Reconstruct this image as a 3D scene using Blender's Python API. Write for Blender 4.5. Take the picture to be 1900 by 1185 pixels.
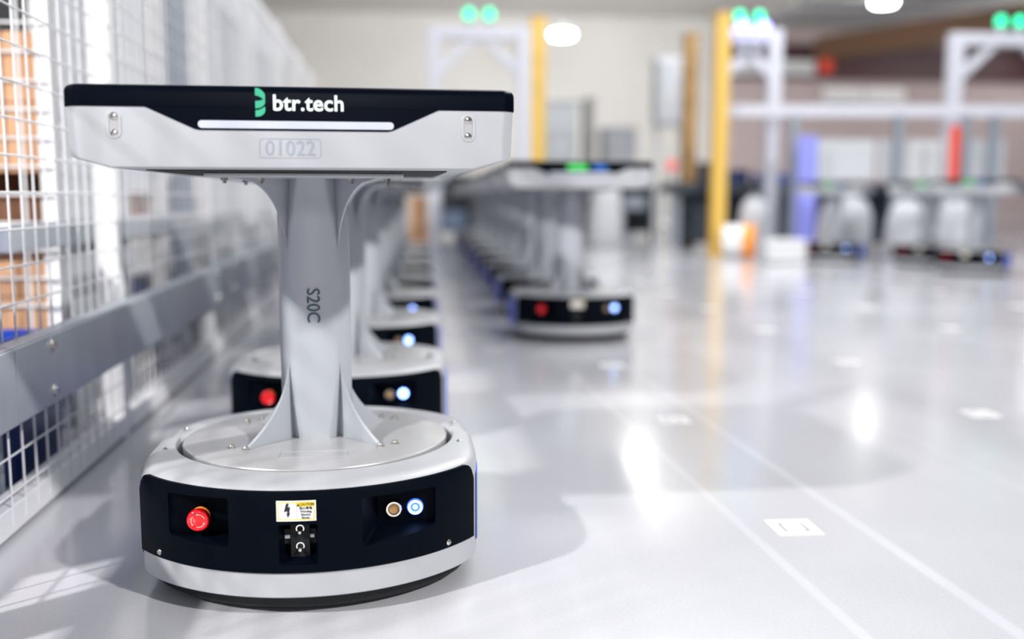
import bpy, bmesh, math, random
from mathutils import Vector, Matrix
random.seed(7)
PI = math.pi
for o in list(bpy.data.objects): bpy.data.objects.remove(o)
S = bpy.context.scene
C = S.collection
# ------------------------------------------------------------ camera
F, CXP, CYP = 1850.0, 950.0, 592.5
pitch = math.atan((CYP-366)/F)
yaw = math.atan((CXP-785)/F*math.cos(pitch))
fwd = Vector((math.sin(yaw)*math.cos(pitch), math.cos(yaw)*math.cos(pitch), -math.sin(pitch)))
rgt = Vector((math.cos(yaw), -math.sin(yaw), 0)); upv = rgt.cross(fwd)
ro = 0.0025
rgt = math.cos(ro)*rgt + math.sin(ro)*upv; upv = rgt.cross(fwd)
cam = bpy.data.cameras.new('camera'); co = bpy.data.objects.new('camera', cam); C.objects.link(co)
co.matrix_world = Matrix(((rgt.x, upv.x, -fwd.x, 0), (rgt.y, upv.y, -fwd.y, 0), (rgt.z, upv.z, -fwd.z, 0.545), (0, 0, 0, 1)))
cam.sensor_width = 36; cam.lens = F/1900*36; cam.clip_start = .05; cam.clip_end = 200
cam.dof.use_dof = True; cam.dof.focus_distance = 1.36; cam.dof.aperture_fstop = 1.45
S.camera = co
# ------------------------------------------------------------ world, lights, exposure
W = bpy.data.worlds.new('world'); S.world = W; W.use_nodes = True
W.node_tree.nodes['Background'].inputs[0].default_value = (.78, .87, 1.0, 1)
W.node_tree.nodes['Background'].inputs[1].default_value = .26
S.view_settings.view_transform = 'Standard'; S.view_settings.look = 'None'
S.view_settings.gamma = 1; S.view_settings.use_curve_mapping = False
S.view_settings.exposure = 0.0
S.cycles.max_bounces = 8
def area(name, loc, target, size, power, col=(1, 1, 1)):
    l = bpy.data.lights.new(name, 'AREA'); l.shape = 'DISK'; l.size = size; l.energy = power; l.color = col
    o = bpy.data.objects.new(name, l); C.objects.link(o); o.location = loc
    o.rotation_euler = (Vector(target)-Vector(loc)).to_track_quat('-Z', 'Y').to_euler(); return o
area('front_lamp', (-.4, -8.2, 2.9), (-.17, 1.5, .4), .9, 95, (1, 1, 1))
area('key_lamp', (-4.1, -1.65, 3.9), (-.17, 1.5, .4), .22, 450, (1, .98, .95))
area('side_lamp', (5.25, -3.5, 5.5), (-.17, 1.5, .4), .4, 700, (1, .98, .96))
area('hall_lamp', (4.5, 8.0, 5.2), (4.5, 8, 0), 3.0, 190, (1, 1, 1))  # broad area fills in place of the overhead hall lamps
area('hall_lamp', (3.2, 3.2, 5.2), (3.2, 3.6, 0), 2.5, 45, (1, 1, 1))
area('hall_lamp', (2.8, 9.6, 5.2), (2.8, 9.6, 0), 3.0, 150, (1, 1, 1))
area('hall_lamp', (1.3, 5.2, 5.2), (1.3, 5.2, 0), 2.5, 160, (1, 1, 1))  # fill added to brighten the floor beside the robots
area('hall_lamp', (19, 24.5, 5.2), (17, 32, 2.5), 3.0, 260, (1, .96, .94))  # fill added to brighten the brick wall
area('hall_lamp', (4.0, 20.0, 5.4), (2, 29, 2.5), 4.0, 1250, (1, .98, .95))

# ------------------------------------------------------------ materials
def mat(name, col, rough=.5, metal=0., emit=None, es=0., spec=.5, coat=0., alpha=1, bump=None, var=None, trans=0.):
    m = bpy.data.materials.new(name); m.use_nodes = True; nt = m.node_tree; b = nt.nodes['Principled BSDF']
    b.inputs['Base Color'].default_value = (*col, 1); b.inputs['Roughness'].default_value = rough
    b.inputs['Metallic'].default_value = metal; b.inputs['Specular IOR Level'].default_value = spec
    b.inputs['Coat Weight'].default_value = coat; b.inputs['Transmission Weight'].default_value = trans
    if emit: b.inputs['Emission Color'].default_value = (*emit, 1); b.inputs['Emission Strength'].default_value = es
    if bump or var:
        tc = nt.nodes.new('ShaderNodeTexCoord')
    if bump:
        n = nt.nodes.new('ShaderNodeTexNoise'); n.inputs['Scale'].default_value = bump[0]; n.inputs['Detail'].default_value = 3
        bp = nt.nodes.new('ShaderNodeBump'); bp.inputs['Strength'].default_value = bump[1]; bp.inputs['Distance'].default_value = .001
        nt.links.new(tc.outputs['Object'], n.inputs['Vector']); nt.links.new(n.outputs[0], bp.inputs['Height']); nt.links.new(bp.outputs[0], b.inputs['Normal'])
    if var:   # (scale, colour2, lo, hi)
        n = nt.nodes.new('ShaderNodeTexNoise'); n.inputs['Scale'].default_value = var[0]; n.inputs['Detail'].default_value = 5
        r = nt.nodes.new('ShaderNodeValToRGB'); r.color_ramp.elements[0].color = (*col, 1); r.color_ramp.elements[1].color = (*var[1], 1)
        r.color_ramp.elements[0].position = var[2]; r.color_ramp.elements[1].position = var[3]
        nt.links.new(tc.outputs['Object'], n.inputs['Vector']); nt.links.new(n.outputs[0], r.inputs[0]); nt.links.new(r.outputs[0], b.inputs['Base Color'])
    return m
M = {}
M['silver'] = mat('silver_paint', (.455, .465, .49), .42, .10, coat=.12, bump=(900, .12))
M['column'] = mat('column_paint', (.445, .465, .505), .38, .10, coat=.1)
M['disc'] = mat('disc_paint', (.42, .42, .43), .3, .12, coat=.3)
M['black'] = mat('black_plastic', (.001, .0025, .006), .5, 0, spec=.05, bump=(1200, .1))
M['gloss'] = mat('gloss_black', (.0008, .002, .006), .3, 0, spec=.07)
M['rubber'] = mat('rubber', (.006, .007, .009), .75)
M['steel'] = mat('steel', (.75, .72, .66), .16, 1)
M['dsteel'] = mat('dark_steel', (.3, .3, .3), .35, 1)
M['red'] = mat('red_plastic', (.75, .006, .012), .16, 0, coat=.6)
M['redmark'] = mat('pale_mark', (.95, .45, .42), .5)
M['bar'] = mat('light_bar', (.50, .53, .64), .4, emit=(.75, .82, 1), es=.03)
M['led'] = mat('led_ring', (.5, .7, 1), .3, emit=(.32, .52, 1), es=7)
M['ledc'] = mat('led_core', (.8, .9, 1), .3, emit=(.55, .78, 1), es=9)
M['ledh'] = mat('led_housing', (.05, .12, .5), .2, emit=(.05, .15, 1), es=1.2)
M['gold'] = mat('pin_face', (.62, .36, .15), .45, .2)
M['bluep'] = mat('blue_side_plastic', (.008, .085, .68), .4, spec=.3)
M['engrave'] = mat('engraved_grey', (.29, .32, .38), .6)
M['text_dark'] = mat('printed_dark', (.03, .07, .11), .6)
M['white_print'] = mat('white_print', (.88, .93, .93), .5, emit=(.9, 1, 1), es=.0)
M['green_print'] = mat('green_print', (.04, .40, .235), .5)
M['green_logo'] = mat('green_logo', (.06, .62, .12), .4, emit=(.1, .8, .1), es=.15)  # printed mark, given a faint glow of its own
M['blue_logo'] = mat('blue_logo', (.02, .15, .55), .4)
M['sticker'] = mat('sticker_white', (.85, .85, .87), .4)
M['yellow'] = mat('sticker_yellow', (.82, .60, .03), .4)
M['ink'] = mat('ink_black', (.004, .006, .01), .5)
M['wpaint'] = mat('white_paint', (.82, .82, .83), .4)
M['wpanel'] = mat('white_panel', (.57, .58, .61), .55, var=(2.5, (.51, .52, .56), .4, .7))
M['galv'] = mat('galvanised', (.46, .50, .56), .36, .45, var=(9, (.54, .57, .62), .35, .7))
M['card'] = mat('cardboard', (.60, .33, .18), .85, var=(6, (.68, .40, .24), .3, .7))
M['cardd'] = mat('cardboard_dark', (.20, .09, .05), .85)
M['tape'] = mat('packing_tape', (.45, .24, .12), .35)
M['blue'] = mat('blue_plastic', (.01, .06, .42), .35)
M['dblue'] = mat('dark_blue_plastic', (.008, .03, .13), .4)
M['bgrey'] = mat('blue_grey_metal', (.13, .18, .27), .45, .2)
M['yel'] = mat('yellow_paint', (.74, .47, .09), .45)
M['brown'] = mat('brown_paint', (.38, .22, .08), .5)
M['greys'] = mat('grey_steel', (.32, .36, .42), .4, .3)
M['lgrey'] = mat('light_grey_panel', (.66, .68, .70), .5)
M['dark'] = mat('dark_cabinet', (.035, .045, .06), .5)
M['violet'] = mat('violet_board', (.30, .32, .85), .5)  # violet light put into the board's colour
M['redp'] = mat('red_paint', (.85, .07, .03), .45)
M['orange'] = mat('orange_plastic', (.95, .32, .02), .45)
M['sack'] = mat('white_sack', (.50, .51, .54), .8)
M['greenl'] = mat('green_lamp', (0, .6, .35), .3, emit=(.0, .95, .42), es=2.2)
M['bluel'] = mat('blue_lamp', (.3, .3, 1), .3, emit=(.36, .36, 1), es=5)
M['lamp'] = mat('lamp_diffuser', (1, 1, 1), .3, emit=(1, 1, .96), es=25)
M['tag'] = mat('tag_white', (.74, .73, .73), .5)
M['tagline'] = mat('tag_line', (.22, .23, .26), .6)
M['dredb'] = mat('dark_red_steel', (.06, .014, .022), .5)
M['timber'] = mat('brown_beam', (.16, .085, .045), .6)
M['deck'] = mat('ceiling_deck', (.55, .53, .50), .6)
M['gpaint'] = mat('gantry_paint', (.60, .61, .68), .4)
M['hallgrey'] = mat('hall_wall_grey', (.17, .18, .20), .8)
M['green'] = mat('green_board', (.2, .55, .33), .6)

# floor: pale glossy epoxy with wear, wheel tracks and sweeps
def floor_mat():
    m = bpy.data.materials.new('floor_epoxy'); m.use_nodes = True; nt = m.node_tree; N = nt.nodes; L = nt.links
    b = N['Principled BSDF']; tc = N.new('ShaderNodeTexCoord')
    n1 = N.new('ShaderNodeTexNoise'); n1.inputs['Scale'].default_value = 1.3; n1.inputs['Detail'].default_value = 4
    L.new(tc.outputs['Object'], n1.inputs['Vector'])
    r1 = N.new('ShaderNodeValToRGB'); r1.color_ramp.elements[0].position = .3; r1.color_ramp.elements[1].position = .72
    r1.color_ramp.elements[0].color = (.50, .50, .53, 1); r1.color_ramp.elements[1].color = (.58, .58, .61, 1)
    L.new(n1.outputs[0], r1.inputs[0])
    n2 = N.new('ShaderNodeTexNoise'); n2.inputs['Scale'].default_value = 260; n2.inputs['Detail'].default_value = 2
    L.new(tc.outputs['Object'], n2.inputs['Vector'])
    mx = N.new('ShaderNodeMixRGB'); mx.blend_type = 'OVERLAY'; mx.inputs[0].default_value = .12
    L.new(r1.outputs[0], mx.inputs[1]); L.new(n2.outputs[0], mx.inputs[2])
    # worn wheel tracks along y (pairs of pale lines either side of each tag column)
    sp = N.new('ShaderNodeSeparateXYZ'); 
    rot = N.new('ShaderNodeVectorRotate'); rot.rotation_type = 'Z_AXIS'; rot.inputs['Angle'].default_value = -.045
    L.new(tc.outputs['Object'], rot.inputs['Vector']); L.new(rot.outputs[0], sp.inputs[0])
    def band(x0, w, amp):
        a = N.new('ShaderNodeMath'); a.operation = 'SUBTRACT'; a.inputs[1].default_value = x0; L.new(sp.outputs[0], a.inputs[0])
        c = N.new('ShaderNodeMath'); c.operation = 'ABSOLUTE'; L.new(a.outputs[0], c.inputs[0])
        mr = N.new('ShaderNodeMapRange'); mr.inputs['From Min'].default_value = w*.45; mr.inputs['From Max'].default_value = w
        mr.inputs['To Min'].default_value = amp; mr.inputs['To Max'].default_value = 0; L.new(c.outputs[0], mr.inputs['Value']); return mr.outputs[0]
    acc = None
    for x0, w, amp in ((.597, .012, .20), (.795, .015, .24), (1.2, .02, .07), (1.5, .02, .06)):
        o = band(x0, w, amp)
        if acc is None: acc = o
        else:
            ad = N.new('ShaderNodeMath'); ad.operation = 'MAXIMUM'; L.new(acc, ad.inputs[0]); L.new(o, ad.inputs[1]); acc = ad.outputs[0]
    n3 = N.new('ShaderNodeTexNoise'); n3.inputs['Scale'].default_value = 2.2; n3.inputs['Detail'].default_value = 6; L.new(tc.outputs['Object'], n3.inputs['Vector'])
    mu = N.new('ShaderNodeMath'); mu.operation = 'MULTIPLY'; L.new(acc, mu.inputs[0]); L.new(n3.outputs[0], mu.inputs[1])
    mu2 = N.new('ShaderNodeMath'); mu2.operation = 'MULTIPLY'; mu2.inputs[1].default_value = 2.0; L.new(mu.outputs[0], mu2.inputs[0]); mu2.use_clamp = True
    mx2 = N.new('ShaderNodeMixRGB'); mx2.inputs[2].default_value = (.80, .81, .86, 1)
    L.new(mu2.outputs[0], mx2.inputs[0]); L.new(mx.outputs[0], mx2.inputs[1]); L.new(mx2.outputs[0], b.inputs['Base Color'])
    n4 = N.new('ShaderNodeTexNoise'); n4.inputs['Scale'].default_value = 1.6; n4.inputs['Detail'].default_value = 6; L.new(tc.outputs['Object'], n4.inputs['Vector'])
    mr = N.new('ShaderNodeMapRange'); mr.inputs['From Min'].default_value = .3; mr.inputs['From Max'].default_value = .7
    mr.inputs['To Min'].default_value = .12; mr.inputs['To Max'].default_value = .24; L.new(n4.outputs[0], mr.inputs['Value']); L.new(mr.outputs[0], b.inputs['Roughness'])
    b.inputs['Specular IOR Level'].default_value = .6; b.inputs['Coat Weight'].default_value = .25; b.inputs['Coat Roughness'].default_value = .12
    return m
M['floor'] = floor_mat()
def brick_mat():
    m = bpy.data.materials.new('painted_brick'); m.use_nodes = True; nt = m.node_tree; b = nt.nodes['Principled BSDF']
    tc = nt.nodes.new('ShaderNodeTexCoord'); mp = nt.nodes.new('ShaderNodeMapping'); mp.inputs['Rotation'].default_value = (PI/2, 0, 0)
    br = nt.nodes.new('ShaderNodeTexBrick'); br.inputs['Color1'].default_value = (.50, .40, .41, 1); br.inputs['Color2'].default_value = (.56, .46, .46, 1)
    br.inputs['Mortar'].default_value = (.52, .46, .46, 1); br.inputs['Scale'].default_value = 2.2
    nt.links.new(tc.outputs['Object'], mp.inputs[0]); nt.links.new(mp.outputs[0], br.inputs['Vector']); nt.links.new(br.outputs[0], b.inputs['Base Color'])
    b.inputs['Roughness'].default_value = .85; return m
M['brick'] = brick_mat()
M['clad'] = mat('wall_cladding', (.66, .645, .62), .7, var=(.5, (.72, .71, .69), .35, .7))

# ------------------------------------------------------------ helpers
def link(name, me, m, parent=None, label=None, kind=None, smooth=False):
    o = bpy.data.objects.new(name, me); C.objects.link(o)
    if m is not None and not me.materials: me.materials.append(M[m] if isinstance(m, str) else m)
    if parent is not None: o.parent = parent
    if label: o['label'] = label
    if kind: o['kind'] = kind
    if smooth:
        for p in me.polygons: p.use_smooth = True
    return o
def bm_link(name, bm, m, parent=None, label=None, kind=None, smooth=None, auto=None):
    bmesh.ops.recalc_face_normals(bm, faces=bm.faces)
    if auto is not None:
        for f in bm.faces: f.smooth = True
        for e in bm.edges:
            if len(e.link_faces) == 2 and e.calc_face_angle(0) > auto: e.smooth = False
    me = bpy.data.meshes.new(name); bm.to_mesh(me); bm.free()
    return link(name, me, m, parent, label, kind, bool(smooth))
def thing(name, label, cat, loc=(0, 0, 0), rz=0, group=None):
    o = bpy.data.objects.new(name, None); C.objects.link(o); o.location = loc; o.rotation_euler = (0, 0, rz)
    o.empty_display_size = .05
    o['label'] = label; o['category'] = cat
    if group: o['group'] = group
    return o
def tag(o, label, cat, group=None):
    o['label'] = label; o['category'] = cat
    if group: o['group'] = group
    return o
def struct(o):
    o['kind'] = 'structure'; return o
def box(bm, x0, x1, y0, y1, z0, z1, bev=0, seg=2):
    r = bmesh.ops.create_cube(bm, size=1)
    for v in r['verts']:
        v.co = Vector(((x0+x1)/2+v.co.x*(x1-x0), (y0+y1)/2+v.co.y*(y1-y0), (z0+z1)/2+v.co.z*(z1-z0)))
    if bev:
        es = list({e for v in r['verts'] for e in v.link_edges})
        bmesh.ops.bevel(bm, geom=es, offset=bev, segments=seg, affect='EDGES', profile=.5)
def bxo(name, dims, m, parent=None, bev=0, label=None, kind=None):
    bm = bmesh.new(); box(bm, *dims, bev=bev); return bm_link(name, bm, m, parent, label, kind)
def bar(bm, p, q, r, n=8, r2=None):
    p = Vector(p); q = Vector(q); d = (q-p); L = d.length
    mt = Matrix.Translation((p+q)/2) @ d.to_track_quat('Z', 'Y').to_matrix().to_4x4()
    bmesh.ops.create_cone(bm, cap_ends=True, segments=n, radius1=r, radius2=r if r2 is None else r2, depth=L, matrix=mt)
def lathe(bm, prof, n=32, mt=Matrix()):
    """prof: (r, h) pairs; axis +Z then mt"""
    rings = []
    for r, h in prof:
        if r < 1e-6: rings.append([bm.verts.new(mt @ Vector((0, 0, h)))])
        else: rings.append([bm.verts.new(mt @ Vector((r*math.cos(2*PI*i/n), r*math.sin(2*PI*i/n), h))) for i in range(n)])
    for a, b in zip(rings, rings[1:]):
        for i in range(n):
            j = (i+1) % n
            if len(a) == 1 and len(b) == 1: continue
            if len(a) == 1: bm.faces.new((a[0], b[i], b[j]))
            elif len(b) == 1: bm.faces.new((a[i], a[j], b[0]))
            else: bm.faces.new((a[i], a[j], b[j], b[i]))
def prism(bm, pts, a, b, plane='xz'):
    """extrude 2D polygon pts between a and b along the remaining axis"""
    def P(u, v, w): return (u, w, v) if plane == 'xz' else ((u, v, w) if plane == 'xy' else (w, u, v))
    A = [bm.verts.new(P(u, v, a)) for u, v in pts]; B = [bm.verts.new(P(u, v, b)) for u, v in pts]
    n = len(pts); bm.faces.new(A); bm.faces.new(B[::-1])
    for i in range(n): bm.faces.new((A[i], B[i], B[(i+1) % n], A[(i+1) % n]))
    return A, B
def rrect(cx, cy, w, h, r, n=6):
    pts = []
    for k, (sx, sy) in enumerate(((1, 1), (-1, 1), (-1, -1), (1, -1))):
        for i in range(n+1):
            a = k*PI/2 + i*PI/2/n
            pts.append((cx+sx*(w/2-r)+r*math.cos(a), cy+sy*(h/2-r)+r*math.sin(a)))
    return pts
def text_mesh(name, s, size, m, parent, loc, rot=(PI/2, 0, 0), depth=.0002, align='CENTER', stretch=1., bold=0., label=None, spacing=1.):
    cu = bpy.data.curves.new(name, 'FONT'); cu.body = s; cu.size = size; cu.extrude = depth; cu.align_x = align; cu.align_y = 'CENTER'
    cu.offset = bold; cu.space_character = spacing; cu.resolution_u = 4
    t = bpy.data.objects.new('tmp', cu); C.objects.link(t); bpy.context.view_layer.update()
    me = bpy.data.meshes.new_from_object(t.evaluated_get(bpy.context.evaluated_depsgraph_get()))
    bpy.data.objects.remove(t); bpy.data.curves.remove(cu); me.name = name; me.materials.clear()
    for v in me.vertices: v.co.x *= stretch
    o = link(name, me, m, parent, label); o.location = loc; o.rotation_euler = rot
    return o
def boolean_cut(me, cutters):
    a = bpy.data.objects.new('a', me); C.objects.link(a)
    cs = []
    for cm in cutters:
        c = bpy.data.objects.new('c', cm); C.objects.link(c); cs.append(c)
        md = a.modifiers.new('b', 'BOOLEAN'); md.operation = 'DIFFERENCE'; md.solver = 'EXACT'; md.object = c
    bpy.context.view_layer.update()
    r = bpy.data.meshes.new_from_object(a.evaluated_get(bpy.context.evaluated_depsgraph_get()))
    for o in cs+[a]: bpy.data.objects.remove(o)
    return r
def copy_tree(o, parent=None, skip=()):
    c = o.copy(); C.objects.link(c)
    if parent is not None: c.parent = parent
    for ch in list(o.children):
        if ch.name.split('.')[0] in skip: continue
        copy_tree(ch, c, skip)
    return c

# ------------------------------------------------------------ setting
bm = bmesh.new(); box(bm, -12, 26, -9, 34, -.1, 0)
struct(bm_link('floor', bm, 'floor'))
bm = bmesh.new(); box(bm, -12, 9.3, 32, 32.3, 0, 6.3)
struct(bm_link('wall_back', bm, 'clad'))
bm = bmesh.new(); box(bm, 9.3, 26, 32, 32.3, 0, 6.3)
struct(bm_link('wall_back_brick', bm, 'brick')).name = 'wall_right_back'
struct(bxo('wall_front', (-12, 26, -9, -8.8, 0, 6.3), 'hallgrey'))
struct(bxo('wall_left', (-12.2, -12, -9, 32.3, 0, 6.3), 'hallgrey'))
struct(bxo('wall_right', (26, 26.2, -9, 32.3, 0, 6.3), 'hallgrey'))
# ceiling deck over the far hall, pale on the left bay, ribbed and darker on the right bay
struct(bxo('ceiling', (-12, 10.5, 19, 32.3, 6.2, 6.3), 'clad'))
bm = bmesh.new()
dk = bxo('ceiling_deck', (10.5, 26, 19, 32.3, 6.1, 6.3), 'deck'); struct(dk); dk.name = 'ceiling_right'
for i in range(17):
    bm = bmesh.new(); y = 19.6+i*.75; box(bm, 10.5, 26, y, y+.16, 5.93, 6.1)
    o = bm_link('purlin', bm, 'greys' if i % 2 else 'deck', dk)
bx = bxo('trim_1', (9.3, 26, 31.7, 32.0, 4.35, 5.4), 'dredb'); struct(bx)
bx = bxo('trim_2', (9.4, 12.5, 31.55, 31.7, 4.45, 4.9), 'lgrey'); struct(bx)
bm = bmesh.new(); prism(bm, [(12.4, 31.5), (12.9, 31.5), (17.0, 24.0), (16.4, 24.0)], 4.9, 5.6, 'xy')
struct(bm_link('trim_3', bm, 'timber'))
bm = bmesh.new(); box(bm, 12.6, 12.95, 31.3, 31.6, 4.5, 5.1)
struct(bm_link('trim_4', bm, 'redp'))
# windows in the brick wall
for i, x in enumerate((13.0, 14.4)):
    w = bxo('window_%d' % (i+1), (x, x+1.15, 31.9, 32.02, 3.3, 3.95), 'lgrey'); struct(w)
    for k in range(2):
        bxo('pane', (x+.08+k*.52, x+.55+k*.52, 31.87, 31.9, 3.36, 3.62), 'dark', w)
    bxo('window_frame', (x-.1, x+1.25, 31.86, 31.9, 3.66, 4.1), 'wpaint', w)

# ------------------------------------------------------------ sorting robot
RB, XH = .28, .240
def rad(th, off=0., cut=None):
    """radius of the clipped-circle outline at angle th, inset by off"""
    R = RB-off; X = (cut if cut else XH)-off; c = abs(math.cos(th))
    a = R; b = X/max(c, 1e-4)
    p = 22.
    return (a**-p+b**-p)**(-1/p)
def polar_loft(bm, ths, rows, skip=None, closed=False):
    """rows: list of (z, off or ('r',radius)); returns grid"""
    G = []
    for z, off in rows:
        ring = []
        for th in ths:
            r = off[1] if isinstance(off, tuple) else rad(th, off)
            ring.append(bm.verts.new((r*math.cos(th), r*math.sin(th), z)))
        G.append(ring)
    n = len(ths)
    for i in range(len(rows)-1):
        for j in range(n if closed else n-1):
            k = (j+1) % n
            if skip and skip(i, ths[j], ths[k]): continue
            bm.faces.new((G[i][j], G[i][k], G[i+1][k], G[i+1][j]))
    return G
def make_robot():
    R = thing('sorting_robot', 'x', 'robot')
    # chassis
    bm = bmesh.new(); ths = [2*PI*i/96 for i in range(96)]
    g = polar_loft(bm, ths, [(.005, .03), (.012, .02), (.034, .014)], closed=True); bm.faces.new(g[0]); bm.faces.new(g[-1])
    bm_link('chassis', bm, 'rubber', R, auto=.6)
    for sx in (-1, 1):
        bm = bmesh.new(); bar(bm, (sx*.09, -.20, .02), (sx*.115, -.20, .02), .019, 20)
        bm_link('caster_wheel', bm, 'rubber', R, auto=.6)
    # shells
    a0, a1 = PI-.045+0, 2*PI+.045     # front shell spans the lower half plus a hair
    def shell(name, t0, t1, rows, front):
        n = 120; ts = [t0+(t1-t0)*i/n for i in range(n+1)]
        def sk(i, u, v):
            if not front: return False
            m = (u+v)/2; d = abs(m-1.5*PI)
            return i == 2 and d < math.radians(51)
        bm = bmesh.new(); g = polar_loft(bm, ts, rows, sk)
        # lip faces at the two ends
        for e in (0, -1):
            col = [r[e] for r in g]
        return bm_link(name, bm, 'silver', R, auto=.7)
    rows = [(.030, .03), (.030, .0015), (.0315, 0.), (.066, 0.), (.1635, 0.), (.168, .0012), (.1735, .005), (.1768, .0125), (.178, .024), (.178, ('r', .2100)), (.1765, ('r', .2085)), (.145, ('r', .2080))]
    # drop the row index used for the hole: between .066 and .150 -> i==3
    def shell2(name, t0, t1, rows, hole):
        n = 128; ts = [t0+(t1-t0)*i/n for i in range(n+1)]
        def sk(i, u, v):
            return hole and i == 3 and abs((u+v)/2-1.5*PI) < math.radians(51)
        bm = bmesh.new(); g = polar_loft(bm, ts, rows, sk)
        for e in (0, -1):      # end lip, a thin return so the seam shows an edge
            outer = [r[e] for r in g[5:11]]
            low = [bm.verts.new((v.co.x, v.co.y, v.co.z-.006)) for v in outer]
            for k in range(len(outer)-1):
                bm.faces.new((outer[k], outer[k+1], low[k+1], low[k]))
        return bm_link(name, bm, 'silver', R, auto=.7)
    s_f = shell2('front_shell', PI-.055, 2*PI+.055, rows, True)
    rr = [(z-(.008 if i > 3 else 0), (o+.002 if not isinstance(o, tuple) else o)) for i, (z, o) in enumerate(rows)]
    s_b = shell2('rear_shell', .058, PI-.058, rr, False)
    for sx in (-1, 1):
        for yy, sh, zz in ((-.062, s_f, .178), (.085, s_b, .1735)):
            bm = bmesh.new(); lathe(bm, [(.0042, 0), (.0040, .001), (.0022, .0022), (.0012, .0012), (0, .0012)], 12, Matrix.Translation((sx*.215, yy, zz)))
            bm_link('screw', bm, 'steel', sh, auto=.5)
    # seam line bead
    # blue side panels
    for sx in (-1, 1):
        bm = bmesh.new(); c0_ = 0 if sx > 0 else PI; ns = 40
        lo, hi = (math.radians(-30), math.radians(36)) if sx > 0 else (math.radians(-36), math.radians(30))
        G = []
        for i in range(ns+1):
            th = c0_+lo+(hi-lo)*i/ns; e = min(1, min(i, ns-i)/2); ins = .004*(1-e)
            G.append([bm.verts.new((rad(th, of)*math.cos(th), rad(th, of)*math.sin(th), z)) for z, of in ((.044+ins, .001), (.046+ins, -.0014), (.152-ins, -.0014), (.154-ins, .001))])
        for p, q in zip(G, G[1:]):
            for k in range(3): bm.faces.new((p[k], q[k], q[k+1], p[k+1]))
        sp = bm_link('side_panel', bm, 'bluep', R, auto=.6)
        for yy in (-.073, .108):
            bm = bmesh.new(); lathe(bm, [(.0035, 0), (.003, .0015), (0, .002)], 10, Matrix.Translation((sx*.2405, yy, .06)) @ Matrix.Rotation(sx*PI/2, 4, 'Y'))
            bm_link('screw', bm, 'steel', sp)
    # front panel slab with pockets
    bm = bmesh.new()
    n = 72; h = math.radians(54.5)
    def ztop(d):      # rounded upper corners
        e = (h-abs(d))*RB; r = .022
        return .172 if e >= r else .172-r+math.sqrt(max(0, r*r-(r-e)**2))
    zs = [0, .25, .5, .75, .94, 1]
    O = []; I = []
    for i in range(n+1):
        d = -h+2*h*i/n
        # dense near ends
        d = h*math.sin(d/h*PI/2)
        th = 1.5*PI+d; zt = ztop(d); co_, si = math.cos(th), math.sin(th)
        co1 = []
        for k, t in enumerate(zs):
            z = .064+(zt-.064)*t
            r = RB+.0018-(.0018 if k == len(zs)-1 else 0)-(.0 if abs(d) < h else .0018)
            r = min(r, (XH+.001)/max(abs(co_), 1e-4))
            co1.append(bm.verts.new((r*co_, r*si, z)))
        O.append(co1)
        ri = min(.232, .215/max(abs(co_), 1e-4))
        I.append([bm.verts.new((ri*co_, ri*si, .064)), bm.verts.new((ri*co_, ri*si, zt))])
    K = len(zs)-1
    for i in range(n):
        for k in range(K): bm.faces.new((O[i][k], O[i+1][k], O[i+1][k+1], O[i][k+1]))
        bm.faces.new((I[i][0], I[i][1], I[i+1][1], I[i+1][0]))
        bm.faces.new((O[i][0], I[i][0], I[i+1][0], O[i+1][0]))
        bm.faces.new((O[i][K], O[i+1][K], I[i+1][1], I[i][1]))
    for e in (0, n):
        bm.faces.new(O[e]+[I[e][1], I[e][0]])
    bmesh.ops.recalc_face_normals(bm, faces=bm.faces)
    pm = bpy.data.meshes.new('front_panel'); bm.to_mesh(pm); bm.free()
    def hexa(front, yf, back, yb, bev=.003):
        """front/back = (x0,x1,z0,z1)"""
        bm = bmesh.new(); V = []
        for (x0, x1, z0, z1), y in ((front, yf), (back, yb)):
            V.append([bm.verts.new((x, y, z)) for x, z in ((x0, z0), (x1, z0), (x1, z1), (x0, z1))])
        A, B = V; bm.faces.new(A); bm.faces.new(B[::-1])
        for i in range(4): bm.faces.new((A[i], B[i], B[(i+1) % 4], A[(i+1) % 4]))
        bmesh.ops.recalc_face_normals(bm, faces=bm.faces)
        es = [e for e in bm.edges if abs(e.verts[0].co.y-e.verts[1].co.y) > .001]
        bmesh.ops.bevel(bm, geom=es, offset=bev, segments=3, affect='EDGES', profile=.5)
        bmesh.ops.recalc_face_normals(bm, faces=bm.faces)
        me = bpy.data.meshes.new('cut'); bm.to_mesh(me); bm.free(); return me
    cuts = [hexa((-.188, -.090, .090, .164), -.31, (-.180, -.103, .102, .158), -.212, .004),
            hexa((.062, .178, .084, .160), -.31, (.094, .171, .106, .156), -.212, .004),
            hexa((-.043, .027, .064, .1305), -.33, (-.024, .012, .083, .1275), -.246, .003)]
    pm = boolean_cut(pm, cuts)
    bm = bmesh.new(); bm.from_mesh(pm); bpy.data.meshes.remove(pm)
    P = bm_link('front_panel', bm, 'black', R, auto=.5)
    # panel screws
    for sx in (-1, 1):
        th = 1.5*PI+math.asin((sx*.1925-.0035)/RB)
        mt = Matrix.Translation((.2815*math.cos(th), .2815*math.sin(th), .0715)) @ Vector((math.cos(th), math.sin(th), 0)).to_track_quat('Z', 'Y').to_matrix().to_4x4()
        bm = bmesh.new(); lathe(bm, [(.0045, 0), (.0043, .001), (.0030, .0024), (.0016, .0028), (.0013, .0014), (0, .0014)], 16, mt)
        bm_link('screw', bm, 'steel', P, auto=.5)
    # emergency stop
    mt = Matrix.Translation((-.1395, -.213, .1235)) @ Matrix.Rotation(PI/2, 4, 'X')
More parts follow.
